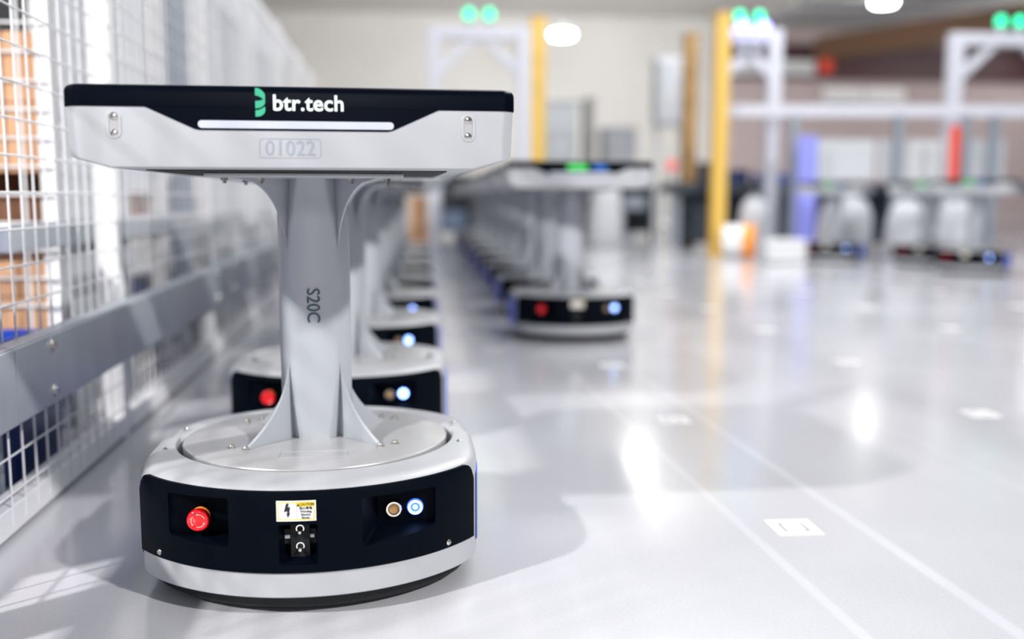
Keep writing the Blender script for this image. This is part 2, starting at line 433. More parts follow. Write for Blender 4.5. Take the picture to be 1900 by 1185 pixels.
    bm = bmesh.new(); lathe(bm, [(.0, 0), (.010, 0), (.010, .010), (.0115, .012), (.0145, .0135), (.0151, .0165), (.0149, .0200), (.0138, .0228), (.0118, .0238), (.0108, .0236), (.0102, .0228), (.006, .0223), (0, .0222)], 40, mt)
    E = bm_link('emergency_stop', bm, 'red', R, auto=.9)
    bm = bmesh.new(); lathe(bm, [(.0, -.001), (.0125, -.001), (.0125, .002), (.0105, .003), (0, .003)], 32, mt); bm_link('collar', bm, 'orange', E, auto=.5)
    for k in range(3):
        bm = bmesh.new(); a_0 = k*2*PI/3+.3; m2 = mt @ Matrix.Translation((0, 0, .0237))
        rin, rout = .0082, .0091; vs = []
        for i in range(11):
            a = a_0+i*.13; vs.append((bm.verts.new(m2 @ Vector((rin*math.cos(a), rin*math.sin(a), -.0006))), bm.verts.new(m2 @ Vector((rout*math.cos(a), rout*math.sin(a), -.0005)))))
        for p, q in zip(vs, vs[1:]): bm.faces.new((p[0], p[1], q[1], q[0]))
        a = a_0+10*.13; c = .00865
        bm.faces.new([bm.verts.new(m2 @ Vector((r*math.cos(t), r*math.sin(t), -.0005))) for r, t in ((c-.0016, a), (c+.0016, a), (c, a+.24))])
        bm_link('arrow_mark', bm, 'redmark', E)
    # connector
    mt = Matrix.Translation((.1155, -.2118, .1240)) @ Matrix.Rotation(PI/2, 4, 'X')
    bm = bmesh.new(); lathe(bm, [(.0112, 0), (.0112, .0045), (.0104, .0055), (.0080, .0055), (.0072, .0045), (.0070, .001)], 32, mt)
    K_ = bm_link('connector_socket', bm, 'steel', R, auto=.5)
    bm = bmesh.new(); lathe(bm, [(.0068, .0025), (0, .0025)], 24, mt); bm_link('pin_face', bm, 'gold', K_)
    bm = bmesh.new()
    for i in range(10):
        a = i*.628; r = .0045 if i % 2 else .0025
        lathe(bm, [(.0007, .0025), (.0007, .0034), (0, .0036)], 6, mt @ Matrix.Translation((r*math.cos(a), r*math.sin(a), 0)))
    bm_link('contact_pins', bm, 'gold', K_)
    # power button
    mt = Matrix.Translation((.1445, -.2118, .1255)) @ Matrix.Rotation(PI/2, 4, 'X')
    bm = bmesh.new(); lathe(bm, [(.0115, 0), (.0113, .003), (.0104, .0045), (.0101, .0045), (.0100, .003), (0, .003)], 32, mt)
    B = bm_link('power_button', bm, 'ledh', R, auto=.5)
    bm = bmesh.new(); lathe(bm, [(.0099, .0032), (.0097, .0050), (.0070, .0050), (.0068, .0032)], 32, mt); bm_link('light_ring', bm, 'led', B)
    bm = bmesh.new(); lathe(bm, [(.0032, .0032), (.0028, .0046), (0, .0048)], 16, mt); bm_link('light_core', bm, 'ledc', B)
    # charging port: block and contacts
    bm = bmesh.new(); box(bm, -.0185, .0065, -.262, -.246, .078, .1275, bev=.001); box(bm, -.029, .018, -.257, -.246, .095, .115, bev=.001)
    CP = bm_link('charging_port', bm, 'rubber', R)
    for z in (.1165, .093):
        mt = Matrix.Translation((-.006, -.262, z)) @ Matrix.Rotation(PI/2, 4, 'X')
        bm = bmesh.new(); lathe(bm, [(.0030, 0), (.0028, .006), (.0020, .0068), (0, .007)], 16, mt @ Matrix.Translation((0, -.003, 0))); bm_link('contact_pin', bm, 'steel', CP, auto=.5)
        bm = bmesh.new(); vs = []
        for i in range(19):
            a = -.6+i*(PI+1.2)/18
            vs.append([bm.verts.new(mt @ Vector((r*math.cos(a), r*math.sin(a)+.0005, .0008))) for r in (.0040, .0054)])
        for p, q in zip(vs, vs[1:]): bm.faces.new((p[0], p[1], q[1], q[0]))
        bm_link('contact_ring', bm, 'steel', CP)
    for x in (-.0225, .0085):
        bm = bmesh.new(); box(bm, x-.0035, x+.0035, -.2595, -.256, .1035, .1080, bev=.0004); bm_link('terminal', bm, 'sticker', CP)
    # caution label, bent to the panel arc
    T = bpy.data.objects.new('caution_label', None)
    def curved(polys, off, name, m, parent, n=8):
        bm = bmesh.new()
        for (x0, x1, z0, z1) in polys:
            p = []
            for i in range(n+1):
                x = x0+(x1-x0)*i/n; r = RB+.0018+off; y = -math.sqrt(r*r-x*x); p.append((bm.verts.new((x, y, z0)), bm.verts.new((x, y, z1))))
            for a, b in zip(p, p[1:]): bm.faces.new((a[0], b[0], b[1], a[1]))
        return bm_link(name, bm, m, parent)
    LX0, LX1, LZ0, LZ1 = -.0335, .0165, .1335, .1605
    CL = curved([(LX0, LX1, LZ0, LZ1)], .0004, 'caution_label', 'sticker', R)
    t = .0013; i0 = .0016
    curved([(LX0+i0, LX1-i0, LZ0+i0, LZ0+i0+t), (LX0+i0, LX1-i0, LZ1-i0-t, LZ1-i0), (LX0+i0, LX0+i0+t, LZ0+i0, LZ1-i0), (LX1-i0-t, LX1-i0, LZ0+i0, LZ1-i0), (-.008, LX1-i0, LZ1-i0-.0062, LZ1-i0)], .0006, 'yellow_border', 'yellow', CL)
    curved([(-.0082, -.0079, LZ0+i0+t, LZ1-i0-t)], .0006, 'divider', 'ink', CL)
    yl = -RB-.0018-.0008
    bm = bmesh.new()
    bolt = [(-.0208, .1572), (-.0176, .1572), (-.0190, .1518), (-.0158, .1528), (-.0174, .1446), (-.0160, .1450), (-.0190, .1382), (-.0206, .1438), (-.0194, .1442), (-.0196, .1476), (-.0238, .1458)]
    prism(bm, bolt, yl+.0002, yl+.0004); bm_link('bolt_symbol', bm, 'ink', CL)
    bm = bmesh.new(); prism(bm, [(-.0074, .1533), (-.0040, .1533), (-.0057, .1568)], yl-.0001, yl+.0001); bm_link('warning_triangle', bm, 'ink', CL)
    text_mesh('lettering', 'CAUTION', .0048, 'ink', CL, (.0052, yl+.0002, .1555), depth=.0001, stretch=.82, bold=.0001)
    text_mesh('lettering', '当心有电', .0042, 'ink', CL, (.0036, yl+.0002, .1503), depth=.0001, bold=.0001)
    text_mesh('lettering', 'Warning\nElectric\nShock.', .0041, 'ink', CL, (.0036, yl+.0002, .1420), depth=.0001, bold=.0001)
    # turntable disc
    bm = bmesh.new(); lathe(bm, [(.199, .160), (.1995, .1765), (.1985, .1782), (.196, .1790), (.12, .1795), (0, .1795)], 128)
    D = bm_link('turntable_disc', bm, 'disc', R, auto=.5)
    for (x, y, w, h_) in ((0.0, -.125, .105, .0), ):
        bm = bmesh.new()
        for a, b in (((-.048, -.150), (.048, -.150)), ((.048, -.150), (.048, -.118)), ((.048, -.118), (-.048, -.118)), ((-.048, -.118), (-.048, -.150))):
            bar(bm, (a[0]+.003, a[1]+.012, .1796), (b[0]+.003, b[1]+.012, .1796), .0006, 6)
        bm_link('moulded_mark', bm, 'disc', D)
    for sx in (-1, 1):
        for sy in (-1, 1):
            for (x, y) in ((.097, .098), (.119, .085)):
                bm = bmesh.new(); lathe(bm, [(.0062, 0), (.0062, .0008), (.0045, .001), (.0045, .0035), (.0036, .0050), (.0018, .0052), (.0015, .0035), (0, .0035)], 16, Matrix.Translation((sx*x, sy*y+.012, .1793)))
                bm_link('bolt', bm, 'steel', D, auto=.5)
    # column
    a_, b_ = .0535, .041; yc = .006; n = 144
    bm = bmesh.new(); rings = []
    zl = [.178+.124*i/12 for i in range(13)]+[.34, .38, .42, .462]+[.462+.110*i/10 for i in range(1, 11)]
    for z in zl:
        g = max(0, (.302-z)/.1235, (z-.462)/.110); rg = []
        for i in range(n):
            t = 2*PI*i/n
            x = a_*abs(math.cos(t))**.9*math.copysign(1, math.cos(t)); y = b_*abs(math.sin(t))**.9*math.copysign(1, math.sin(t))
            xb = .0385-.0185*g; d = max(0, min(1, (abs(x)-xb)/max(.0385-xb, 1e-5))) if g > 0 else 0
            if g > 0: y -= math.copysign(min(abs(y), .024*g*d), y)
            rg.append(bm.verts.new((x, yc+y, z)))
        rings.append(rg)
    for p, q in zip(rings, rings[1:]):
        for i in range(n): bm.faces.new((p[i], p[(i+1) % n], q[(i+1) % n], q[i]))
    COL = bm_link('column', bm, 'column', R, auto=.5)
    # fins: curved gussets on the diagonals, at the foot and under the tray
    for top in (0, 1):
        zb, zt = (.1795, .302) if not top else (.5715, .462)
        for sx in (-1, 1):
            for sy in (-1, 1):
                bm = bmesh.new(); N_ = 18; th_ = .0030
                d0 = Vector((sx*.0385, yc+sy*.030, 0)); tip = Vector((sx*.0975, yc+sy*.088, 0)) if not top else Vector((sx*.1000, yc+sy*.088, 0))
                u = (tip-d0); nrm = Vector((-u.y, u.x, 0)).normalized()
                L = []
                for i in range(N_+1):
                    s = i/N_; z = zb+(zt-zb)*s
                    ext = (1-s)**2.1 if not top else (1-s)**1.75
                    if top: ext = 1-math.sqrt(max(0, 1-(1-s)**2))**.92
                    if not top: ext = .35*(1-s)**1.3+.65*(1-s)**3.0
                    L.append((z, ext))
                rows_ = []
                inner = Vector((sx*.030, yc+sy*.008, 0))
                for z, ext in L:
                    o = d0+u*ext; th2 = th_*(.5+.7*ext)
                    rows_.append([bm.verts.new((o.x+nrm.x*th2, o.y+nrm.y*th2, z)), bm.verts.new((o.x-nrm.x*th2, o.y-nrm.y*th2, z)),
                                  bm.verts.new((inner.x-nrm.x*th_, inner.y-nrm.y*th_, z)), bm.verts.new((inner.x+nrm.x*th_, inner.y+nrm.y*th_, z))])
                for p, q in zip(rows_, rows_[1:]):
                    for i in range(4): bm.faces.new((p[i], p[(i+1) % 4], q[(i+1) % 4], q[i]))
                bm.faces.new(rows_[0]); bm.faces.new(rows_[-1])
                bm_link('fin', bm, 'column', COL, auto=.5)
    # model lettering running down the column
    t_ = text_mesh('model_lettering', 'S20C', .0275, 'text_dark', R, (-.0005, yc-b_-.0012, .384), rot=(PI/2, PI/2, 0), depth=.0002, stretch=.88, bold=.0001)
    # mounting plate and bolts below tray
    bm = bmesh.new(); box(bm, -.135, .135, -.135, .145, .5715, .5775, bev=.002)
    PL = bm_link('mounting_plate', bm, 'silver', R)
    bm = bmesh.new(); box(bm, -.19, .19, -.22, .22, .5778, .581); bm_link('under_tray', bm, 'rubber', R)  # underside coloured dark to deepen the shade at the column top
    for x in (-.112, -.062, .062, .112):
        for y in (-.105, .105):
            bm = bmesh.new(); bar(bm, (x, y, .5635), (x, y, .5695), .0028, 8); bar(bm, (x, y, .5675), (x, y, .572), .0055, 6)
            bm_link('bolt', bm, 'steel', PL)
    # tray
    HX, HY_ = .2725, .27
    bm = bmesh.new()
    pts = [(-HX, .653), (-HX+.003, .593), (-.219, .579), (.219, .579), (HX-.003, .593), (HX, .653)]
    A_, B_ = prism(bm, pts, -HY_, HY_)
    bmesh.ops.recalc_face_normals(bm, faces=bm.faces)
    es = [e for e in bm.edges if abs(e.verts[0].co.y-e.verts[1].co.y) < 1e-5 and abs(e.verts[0].co.z-e.verts[1].co.z) > .03]
    bmesh.ops.bevel(bm, geom=es, offset=.0125, segments=1, affect='EDGES', clamp_overlap=True)
    es = [e for e in bm.edges if len(e.link_faces) == 2 and e.calc_face_angle(0) > .15 and not (e.verts[0].co.z > .65 and e.verts[1].co.z > .65)]
    bmesh.ops.bevel(bm, geom=es, offset=.0035, segments=3, affect='EDGES', profile=.5, clamp_overlap=True)
    TR = bm_link('tray', bm, 'silver', R, auto=.45)
    # lid: belt around the top with the dropped centre on both long faces
    bm = bmesh.new()
    A_, B_ = prism(bm, rrect(0, 0, 2*HX+.0015, 2*HY_+.0015, .0128, 1), .6525, .6795, 'xy')
    bmesh.ops.recalc_face_normals(bm, faces=bm.faces)
    es = [e for e in bm.edges if e.verts[0].co.z > .679 and e.verts[1].co.z > .679]
    bmesh.ops.bevel(bm, geom=es, offset=.009, segments=5, affect='EDGES', profile=.5)
    for sy in (-1, 1):
        y = sy*(HY_+.00075)
        prism(bm, [(-.183, .6535), (-.177, .6525), (-.120, .6268), (-.114, .6255), (.114, .6255), (.120, .6268), (.177, .6525), (.183, .6535)], y, y-sy*.01)
    LID = bm_link('tray_lid', bm, 'gloss', R, auto=.5, label='glossy black lid band dropping at the middle')
    bm = bmesh.new(); pp = rrect(.003, .6325, .2365, .0092, .0045, 6); prism(bm, pp, -HY_-.0018, -HY_+.002)
    bm_link('light_bar', bm, 'bar', R, auto=.5)
    # screw slots on tray face: raised rim ring, inner plate and two screws
    for sx in (-1, 1):
        bm = bmesh.new(); x = sx*.214
        o = rrect(x, .631, .0165, .0325, .0081, 8); i_ = rrect(x, .631, .0115, .0285, .0057, 8); o2 = rrect(x, .631, .0185, .0345, .0091, 8)
        ring = [[bm.verts.new((px, y, pz)) for px, pz in pp] for pp, y in ((o2, -HY_-.0001), (o, -HY_-.0010), (i_, -HY_-.0009), (i_, -HY_+.0006+.0001))]
        for p, q in zip(ring, ring[1:]):
            for k in range(len(p)): bm.faces.new((p[k], p[(k+1) % len(p)], q[(k+1) % len(p)], q[k]))
        sl = bm_link('screw_slot', bm, 'silver', TR, auto=.6)
        bm = bmesh.new(); bm.faces.new([bm.verts.new((px, -HY_-.00025, pz)) for px, pz in i_]); bm_link('slot_plate', bm, 'disc', TR)
        for z in (.641, .621):
            bm = bmesh.new(); lathe(bm, [(.0045, 0), (.0044, .0008), (.0030, .0020), (.0015, .0022), (.0013, .0008), (0, .0008)], 20, Matrix.Translation((x, -HY_-.0002, z)) @ Matrix.Rotation(PI/2, 4, 'X'))
            bm_link('screw', bm, 'steel', TR, auto=.5)
    R['scratch'] = 1
    del R['scratch']
    return R
proto = make_robot()
HYF = .27
# second builds from the bare prototype; the front robot's own lettering comes after
ROW_SKIP = ('caution_label_text', 'model_lettering', 'contact_pins', 'arrow_mark', 'contact_ring', 'terminal', 'moulded_mark', 'slot_plate', 'web', 'divider', 'lettering', 'warning_triangle', 'bolt_symbol')
def set_robot(o, x, y, rz, label, group=None):
    o.location = (x, y, 0); o.rotation_euler = (0, 0, rz); o['label'] = label
    if group: o['group'] = group
# logo patches used by the other robots (blurred in the photograph: a green mark and a blue mark)
rowbot = copy_tree(proto, None, ROW_SKIP)
bm = bmesh.new(); prism(bm, rrect(-.012, .656, .075, .020, .006), -HYF-.0016, -HYF-.0009); bm_link('green_mark', bm, 'green_logo', rowbot)
bm = bmesh.new(); prism(bm, rrect(.072, .656, .050, .018, .005), -HYF-.0016, -HYF-.0009); bm_link('blue_mark', bm, 'blue_logo', rowbot)
set_robot(proto, -.1665, 1.5355, math.radians(2.0), 'sharp silver and black robot in the foreground with btr.tech lettering on its tray')
# emblem and lettering on the front robot
def arcs():
    bm = bmesh.new(); y0, y1 = -HYF-.0017, -HYF-.0009
    def band(zc0, zc1, h, n=10):
        # ribbon starting flush at left, sweeping to the right lobe and returning
        pass
    x0, x1 = -.0465, -.0345; w = x1-x0
    top = [(x0, .6765), (x0+.35*w, .6762), (x0+.7*w, .6735), (x0+.95*w, .6700), (x1, .6665), (x0+.97*w, .6635), (x0+.86*w, .6615), (x0+.7*w, .6642), (x0+.45*w, .6662), (x0+.2*w, .6672), (x0, .6675)]
    mid = [(x0, .6610), (x0+.4*w, .6613), (x0+.75*w, .6625), (x0+.97*w, .6638), (x1, .6605), (x0+.95*w, .6575), (x0+.75*w, .6548), (x0+.45*w, .6528), (x0, .6520)]
    bot = [(x0, .6498), (x0+.35*w, .6503), (x0+.7*w, .6522), (x0+.95*w, .6545), (x1, .6505), (x0+.93*w, .6470), (x0+.7*w, .6440), (x0+.4*w, .6425), (x0, .6420)]
    for p in (top, mid, bot): prism(bm, p, y0, y1)
    return bm
bm_link('emblem', arcs(), 'green_print', proto)
text_mesh('logo_lettering', 'btr.tech', .0268, 'white_print', proto, (-.0262, -HYF-.0012, .6582), depth=.0003, align='LEFT', stretch=.985, bold=.0005, spacing=1.03)
text_mesh('number_lettering', '01022', .0265, 'engrave', proto, (-.0057, -HYF-.00025, .6035), depth=.0002, stretch=.90, spacing=1.04)
bm = bmesh.new(); o_ = rrect(-.0057, .604, .0745, .0238, .004, 5); i_ = rrect(-.0057, .604, .0732, .0225, .0034, 5)
vo = [bm.verts.new((x, -HYF-.0003, z)) for x, z in o_]; vi = [bm.verts.new((x, -HYF-.0003, z)) for x, z in i_]
for k in range(len(vo)): bm.faces.new((vo[k], vo[(k+1) % len(vo)], vi[(k+1) % len(vo)], vi[k]))
bm_link('number_frame', bm, 'engrave', proto)

ORD = ['second', 'third', 'fourth', 'fifth', 'sixth', 'seventh', 'eighth', 'ninth', 'tenth', 'eleventh', 'twelfth']
first = True
for k in range(8):
    o = rowbot if first else copy_tree(rowbot); first = False
    far = k > 5
    set_robot(o, -.19, 2.34+.81*k, random.uniform(-.012, .012), 'blurred silver robot, %s in the left queue counting from the sharp front one' % ORD[k], 'robots queued in the left row')
for k in range(10):
    o = copy_tree(rowbot)
    lab = ('blurred silver robot leading the right row, red and blue lights on its black band' if k == 0 else 'blurred silver robot, %s from the front of the right row' % ORD[k-1])
    set_robot(o, .585, 3.97+.81*k, random.uniform(-.012, .012), lab, 'robots queued in the right row')
for (x, y, rz, lab) in ((4.05, 7.05, -.70, 'blurred robot parked nearest the right edge, before the white sacks'),
                        (4.1, 7.85, -.65, 'blurred robot in the middle of the three parked along the long bench'),
                        (3.55, 8.4, -.6, 'blurred robot farthest left of the three parked along the long bench')):
    o = copy_tree(rowbot); set_robot(o, x, y, rz, lab, 'robots parked by the long bench')

# ------------------------------------------------------------ floor tags
tg = None
for i, x in enumerate((.61, 1.41, 2.215, 3.02)):
    for j in range(9):
        y = 1.56+.81*j-(.0 if i == 0 else -.01)
        if i == 3 and j < 4: continue
        if i == 0 and j >= 3: continue
        if tg is None:
            bm = bmesh.new(); box(bm, -.038, .038, -.038, .038, 0.0002, .0012); o = bm_link('floor_tag', bm, 'tag')
            bm = bmesh.new()
            for s in (.021,):
                for (x0, x1, y0, y1) in ((-s, s, -s, -s+.004), (-s, s, s-.004, s), (-s, -s+.004, -s, s), (s-.004, s, -s, s)):
                    box(bm, x0, x1, y0, y1, .0010, .0014)
            bm_link('printed_square', bm, 'tagline', o); tg = o
        else: o = copy_tree(tg)
        o.location = (x, y, 0); o.rotation_euler = (0, 0, 0)
        col = ['nearest', 'second', 'third', 'fourth'][i]
        tag(o, 'white square floor tag, %s in the %s line of tags right of the robots' % ((['nearest']+ORD)[j], col), 'floor tag', 'floor tags set in a grid')

# ------------------------------------------------------------ left fence (frame turned 1.6 degrees)
FR = .028
FX, FY = -.635, 1.6
def fpt(u, v):
    """u = across (towards hall positive), v = along the fence from FY"""
    return (FX+u*math.cos(FR)-v*math.sin(FR), FY+u*math.sin(FR)+v*math.cos(FR))
GROUPF = 'white mesh fence panels on the left'
wires_me = None
def fence_panel(v0, L, idx):
    x, y = fpt(-.045, v0)
    t = thing('mesh_fence_panel', 'white wire mesh fence panel, %s from the camera' % (['closest']+ORD)[idx], 'fence', (x, y, 0), FR, GROUPF)
    H = 1.42
    bxo('bottom_rail', (-.022, .022, .012, L-.012, .008, .052), 'wpaint', t, bev=.002)
    bxo('top_rail', (-.015, .015, .012, L-.012, H, H+.035), 'wpaint', t, bev=.002)
    nv = 19
    bm = bmesh.new()
    for i in range(1, nv):
        yy = i*L/nv; bar(bm, (.0215, yy, .02), (.0215, yy, H), .0019, 6)
    zz = .075
    while zz < H-.02:
        bar(bm, (.0245, .01, zz), (.0245, L-.01, zz), .0019, 6); zz += .0595
    bm_link('wire_mesh', bm, 'wpaint', t, kind='stuff')
    for e, yy in enumerate((0, L)):
        bxo('post', (-.022, .022, yy-.02 if e == 0 else yy-.02, yy+.0 if e == 0 else yy, 0.0, H+.06), 'wpaint', t, bev=.002)
v = -1.52
for i in range(7):
    fence_panel(v, 1.10, i); v += 1.125
# guard beam in galvanised steel, with splice seams and bolts
def guard_beam(v0, L, idx):
    x, y = fpt(0, v0)
    t = thing('guard_beam', 'galvanised steel guard beam along the fence, %s length from the camera' % (['closest']+ORD)[idx], 'guard rail', (x, y, 0), FR, 'guard beams bolted along the fence')
    bm = bmesh.new()
    prism(bm, [(.018, .197), (.018, .318), (-.0165, .318), (-.0165, .312), (.012, .312), (.012, .203), (-.0165, .203), (-.0165, .197)], .0012, L-.0012)
    bmesh.ops.recalc_face_normals(bm, faces=bm.faces)
    bmesh.ops.bevel(bm, geom=[e for e in bm.edges if abs(e.verts[0].co.y-e.verts[1].co.y) > .1 and e.verts[0].co.x > .017], offset=.004, segments=3, affect='EDGES')
    bm_link('beam', bm, 'galv', t, auto=.5)
    for yy in (.165, L-(.165 if idx else .40)):
        for z in (.221, .298):
            mt = Matrix.Translation((.018, yy, z)) @ Matrix.Rotation(PI/2, 4, 'Y')
            bm = bmesh.new(); lathe(bm, [(.0105, 0), (.0105, .0012), (.0075, .0016)], 20, mt); lathe(bm, [(.0072, .0016), (.0072, .0055), (.0066, .006), (0, .0062)], 6, mt)
            bm_link('bolt', bm, 'steel', t, auto=.5)
    for yy in (.165, L-(.165 if idx else .40)):
        bxo('stand', (-.092, -.082, yy-.03, yy+.03, 0, .297), 'greys', t)
bv = [-.67, -.055, 1.85, 3.65, 5.45]
bl = [.615, 1.905, 1.80, 1.80, 1.8]
for i in range(5): guard_beam(bv[i], bl[i], i)

# ------------------------------------------------------------ storage cages behind the fence
def carton(x0, x1, y0, y1, z0, z1, label, m='card', tape='x', group='cardboard boxes behind the fence'):
    t = thing('cardboard_box', label, 'box', ((x0+x1)/2, (y0+y1)/2, z0), 0, group)
    w, d, h = x1-x0, y1-y0, z1-z0
    bxo('carton', (-w/2, w/2, -d/2, d/2, 0, h), m, t, bev=.003)
    bxo('tape_strip', (-.025, .025, -d/2-.001, d/2+.001, h*.45, h+.001), 'tape', t)
    bxo('flap_seam', (-w/2-.0008, w/2+.0008, -d/2-.0008, -d/2+.0002, h*.5, h*.5+.003), 'cardd', t)
    return t
# cage frame
def cage(idx, y0, y1, x0=-1.95, x1=-.842, H=1.62):
    t = thing('storage_cage', 'white-framed storage cage behind the mesh fence, %s bay from the camera' % (['closest']+ORD)[idx], 'cage', (0, 0, 0), 0, 'storage cages behind the fence')
    t.location = (x1, y0, 0); L = y1-y0; w = x0-x1
    for (x, y) in ((0, 0), (w, 0), (0, L), (w, L)):
        bxo('upright', (x-.035, x+.0, y+.0, y+.05, 0, H), 'wpaint', t, bev=.003)
    for z in (.06, .425):
        bxo('shelf_board', (w, -.045, .05, L, z-.01, z), 'galv', t)
    bxo('shelf_beam', (.002, .03, -.35 if idx == 0 else 0, L, .432, .490), 'galv', t, bev=.003)
    return t
c0 = cage(0, 2.40, 3.30)
# end mesh of the first cage (faces the camera)
bm = bmesh.new()
for i in range(24): bar(bm, (-1.0, -.01, .10+i*.064), (0, -.01, .10+i*.064), .0032, 6)
for i in range(7): bar(bm, (-.065-i*.13, -.012, .05), (-.065-i*.13, -.012, 1.6), .0032, 6)
bm_link('end_mesh', bm, 'wpaint', c0, kind='stuff')
c1 = cage(1, 3.355, 4.3); c2 = cage(2, 4.37, 5.4, x1=-.88); c3 = cage(3, 5.47, 6.9, x1=-.92)
def side_panel(c, y0, y1, z0, z1, m='wpanel', x=-.02):
    bxo('side_sheet', (x, x+.012, y0, y1, z0, z1), m, c)
side_panel(c0, .09, .41, .0, 1.6); side_panel(c0, .48, .60, .0, 1.6); side_panel(c0, .60, .88, .56, 1.6, 'wpanel')
side_panel(c0, .41, .48, .95, 1.6)
side_panel(c1, .0, .15, .60, 1.6); side_panel(c1, .15, .46, .24, 1.6, 'bgrey'); side_panel(c1, .50, .95, .0, 1.6)
side_panel(c2, 0, .5, .0, 1.6); side_panel(c2, .53, 1.0, 0, 1.6); side_panel(c3, .0, .7, 0, 1.6); side_panel(c3, .75, 1.4, 0, 1.6)
# boxes on the shelves
yb = 2.47
carton(-1.90, -1.24, yb+.04, yb+.5, .436, .93, 'large cardboard box standing on the upper shelf behind the end mesh')
carton(-1.20, -.888, yb, yb+.42, .60, .925, 'tall cardboard box on the upper shelf beside the white upright')
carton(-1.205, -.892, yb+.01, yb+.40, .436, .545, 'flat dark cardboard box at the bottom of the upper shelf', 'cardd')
carton(-1.22, -.888, yb+.01, yb+.40, .196, .412, 'square cardboard box on the lower shelf beside the white upright')
carton(-1.22, -.89, yb+.0, yb+.38, .072, .195, 'low cardboard box at the foot of the lower shelf')
carton(-1.9, -1.32, yb+.05, yb+.5, .072, .40, 'wide cardboard box on the lower shelf behind the blue tote')
carton(-1.22, -.92, 2.99, 3.28, .436, .90, 'cardboard box glimpsed through the narrow slit between white sheets')
carton(-1.7, -1.3, 3.02, 3.28, .07, .36, 'cardboard box on the lower shelf under the slit')
carton(-1.35, -1.06, 3.44, 3.62, .22, .41, 'pale cardboard box in the open bay beside the grey-blue sheet', 'card')
carton(-1.3, -1.0, 3.37, 3.55, .436, .56, 'short cardboard box in the open bay above the shelf beam') if False else None
def tote(x, y, z, w, d, h, m, label, rz=0):
    t = thing('storage_tote', label, 'tote', (x, y, z), rz, 'plastic totes behind the fence')
    bm = bmesh.new()
    A = rrect(0, 0, w, d, .02, 4); Bq = rrect(0, 0, w*.88, d*.88, .02, 4)
    va = [bm.verts.new((px, py, h)) for px, py in A]; vb = [bm.verts.new((px, py, 0)) for px, py in Bq]; vc = [bm.verts.new((px*.95, py*.95, h)) for px, py in A]; vd = [bm.verts.new((px*.95, py*.95, .01)) for px, py in Bq]
    n = len(va)
    for k in range(n):
        j = (k+1) % n
        bm.faces.new((vb[k], vb[j], va[j], va[k])); bm.faces.new((va[k], va[j], vc[j], vc[k])); bm.faces.new((vc[k], vc[j], vd[j], vd[k]))
    bm.faces.new(vb[::-1]); bm.faces.new(vd)
    bm_link('tub', bm, m, t, auto=.7)
    bxo('rim', (-w/2-.01, w/2+.01, -d/2-.01, -d/2+.004, h-.03, h), m, t); bxo('rim', (-w/2-.01, -w/2+.004, -d/2, d/2, h-.03, h), m, t); bxo('rim', (w/2-.004, w/2+.01, -d/2, d/2, h-.03, h), m, t)
    return t
tote(-1.02, 2.23, 0, .26, .30, .24, 'blue', 'bright blue plastic tote on the floor behind the closest fence panel')
tote(-.815, 2.02, 0, .12, .26, .14, 'dblue', 'dark navy tote on the floor at the left edge of the photo')
tote(-1.52, 2.0, 0, .34, .5, .33, 'dblue', 'tall navy tote standing behind the bright blue one')
tote(-1.1, 3.66, .426, .25, .2, .20, 'redp', 'small red tote on the shelf of the second bay')
tote(-1.12, 3.12, .062, .2, .24, .13, 'blue', 'small blue tote low in the closest cage, seen under the beam')
tote(-1.15, 3.90, .062, .25, .4, .17, 'blue', 'blue tote low in the second cage, seen under the beam')
for k in range(2):  # unseen totes added to shade the floor left of the front robot
    tote(-1.06, 1.46, k*.251, .50, .58, .25, ['dblue', 'blue'][k], ['navy tote under a blue one behind the fence beyond the left edge', 'blue tote stacked on a navy one behind the fence beyond the left edge'][k])
bx_ = bxo('white_panel_stack', (-.835, -.825, 2.42, 2.9, 0, .30), 'wpaint'); tag(bx_, 'low white sheet leaning between the fence and first cage', 'panel'); bx_.name = 'loose_sheet'

# ------------------------------------------------------------ gantries, columns
def gantry(x0, x1, y, lab, blue=False):
    t = thing('scanning_gantry', lab, 'gantry', ((x0+x1)/2, y, 0), 0, 'white gantries with green lamps')
    w = (x1-x0)/2
    for s in (-1, 1): bxo('post', (s*w-.065, s*w+.065, -.065, .065, 0, 2.2), 'gpaint', t, bev=.006)
    bxo('crossbeam', (-w+.065, w-.065, -.06, .06, 2.08, 2.2), 'gpaint', t, bev=.006)
    for s in (-1, 1):
        bm = bmesh.new(); prism(bm, [(s*(w-.06), 1.72), (s*(w-.06), 1.86), (s*(w-.36), 2.10), (s*(w-.46), 2.10)], -.04, .04); bm_link('brace', bm, 'gpaint', t)
    for s in (-1, 1):
        bm = bmesh.new(); bar(bm, (s*.1, 0, 2.2), (s*.1, 0, 2.285), .028, 12); st = bm_link('lamp_stem', bm, 'greys', t)
        bm = bmesh.new(); lathe(bm, [(.045, 0), (.048, .02), (.045, .06), (.03, .085), (0, .09)], 16, Matrix.Translation((s*.1, 0, 2.285))); bm_link('green_lamp', bm, 'greenl', t, auto=.6)
        if blue:
            bm = bmesh.new(); bmesh.ops.create_uvsphere(bm, u_segments=16, v_segments=10, radius=.055, matrix=Matrix.Translation((s*.105, -.13, 2.2))); bm_link('blue_spotlight', bm, 'bluel', t, smooth=True)
    return t
gantry(.115, 1.0, 10.04, 'white gantry with two green lamps behind the front robot tray')
gantry(2.96, 3.49, 9.9, 'white gantry with green lamps and two glowing blue spotlights by the yellow column', True)
gantry(5.37, 6.5, 9.9, 'white gantry with two green lamps at the right edge')
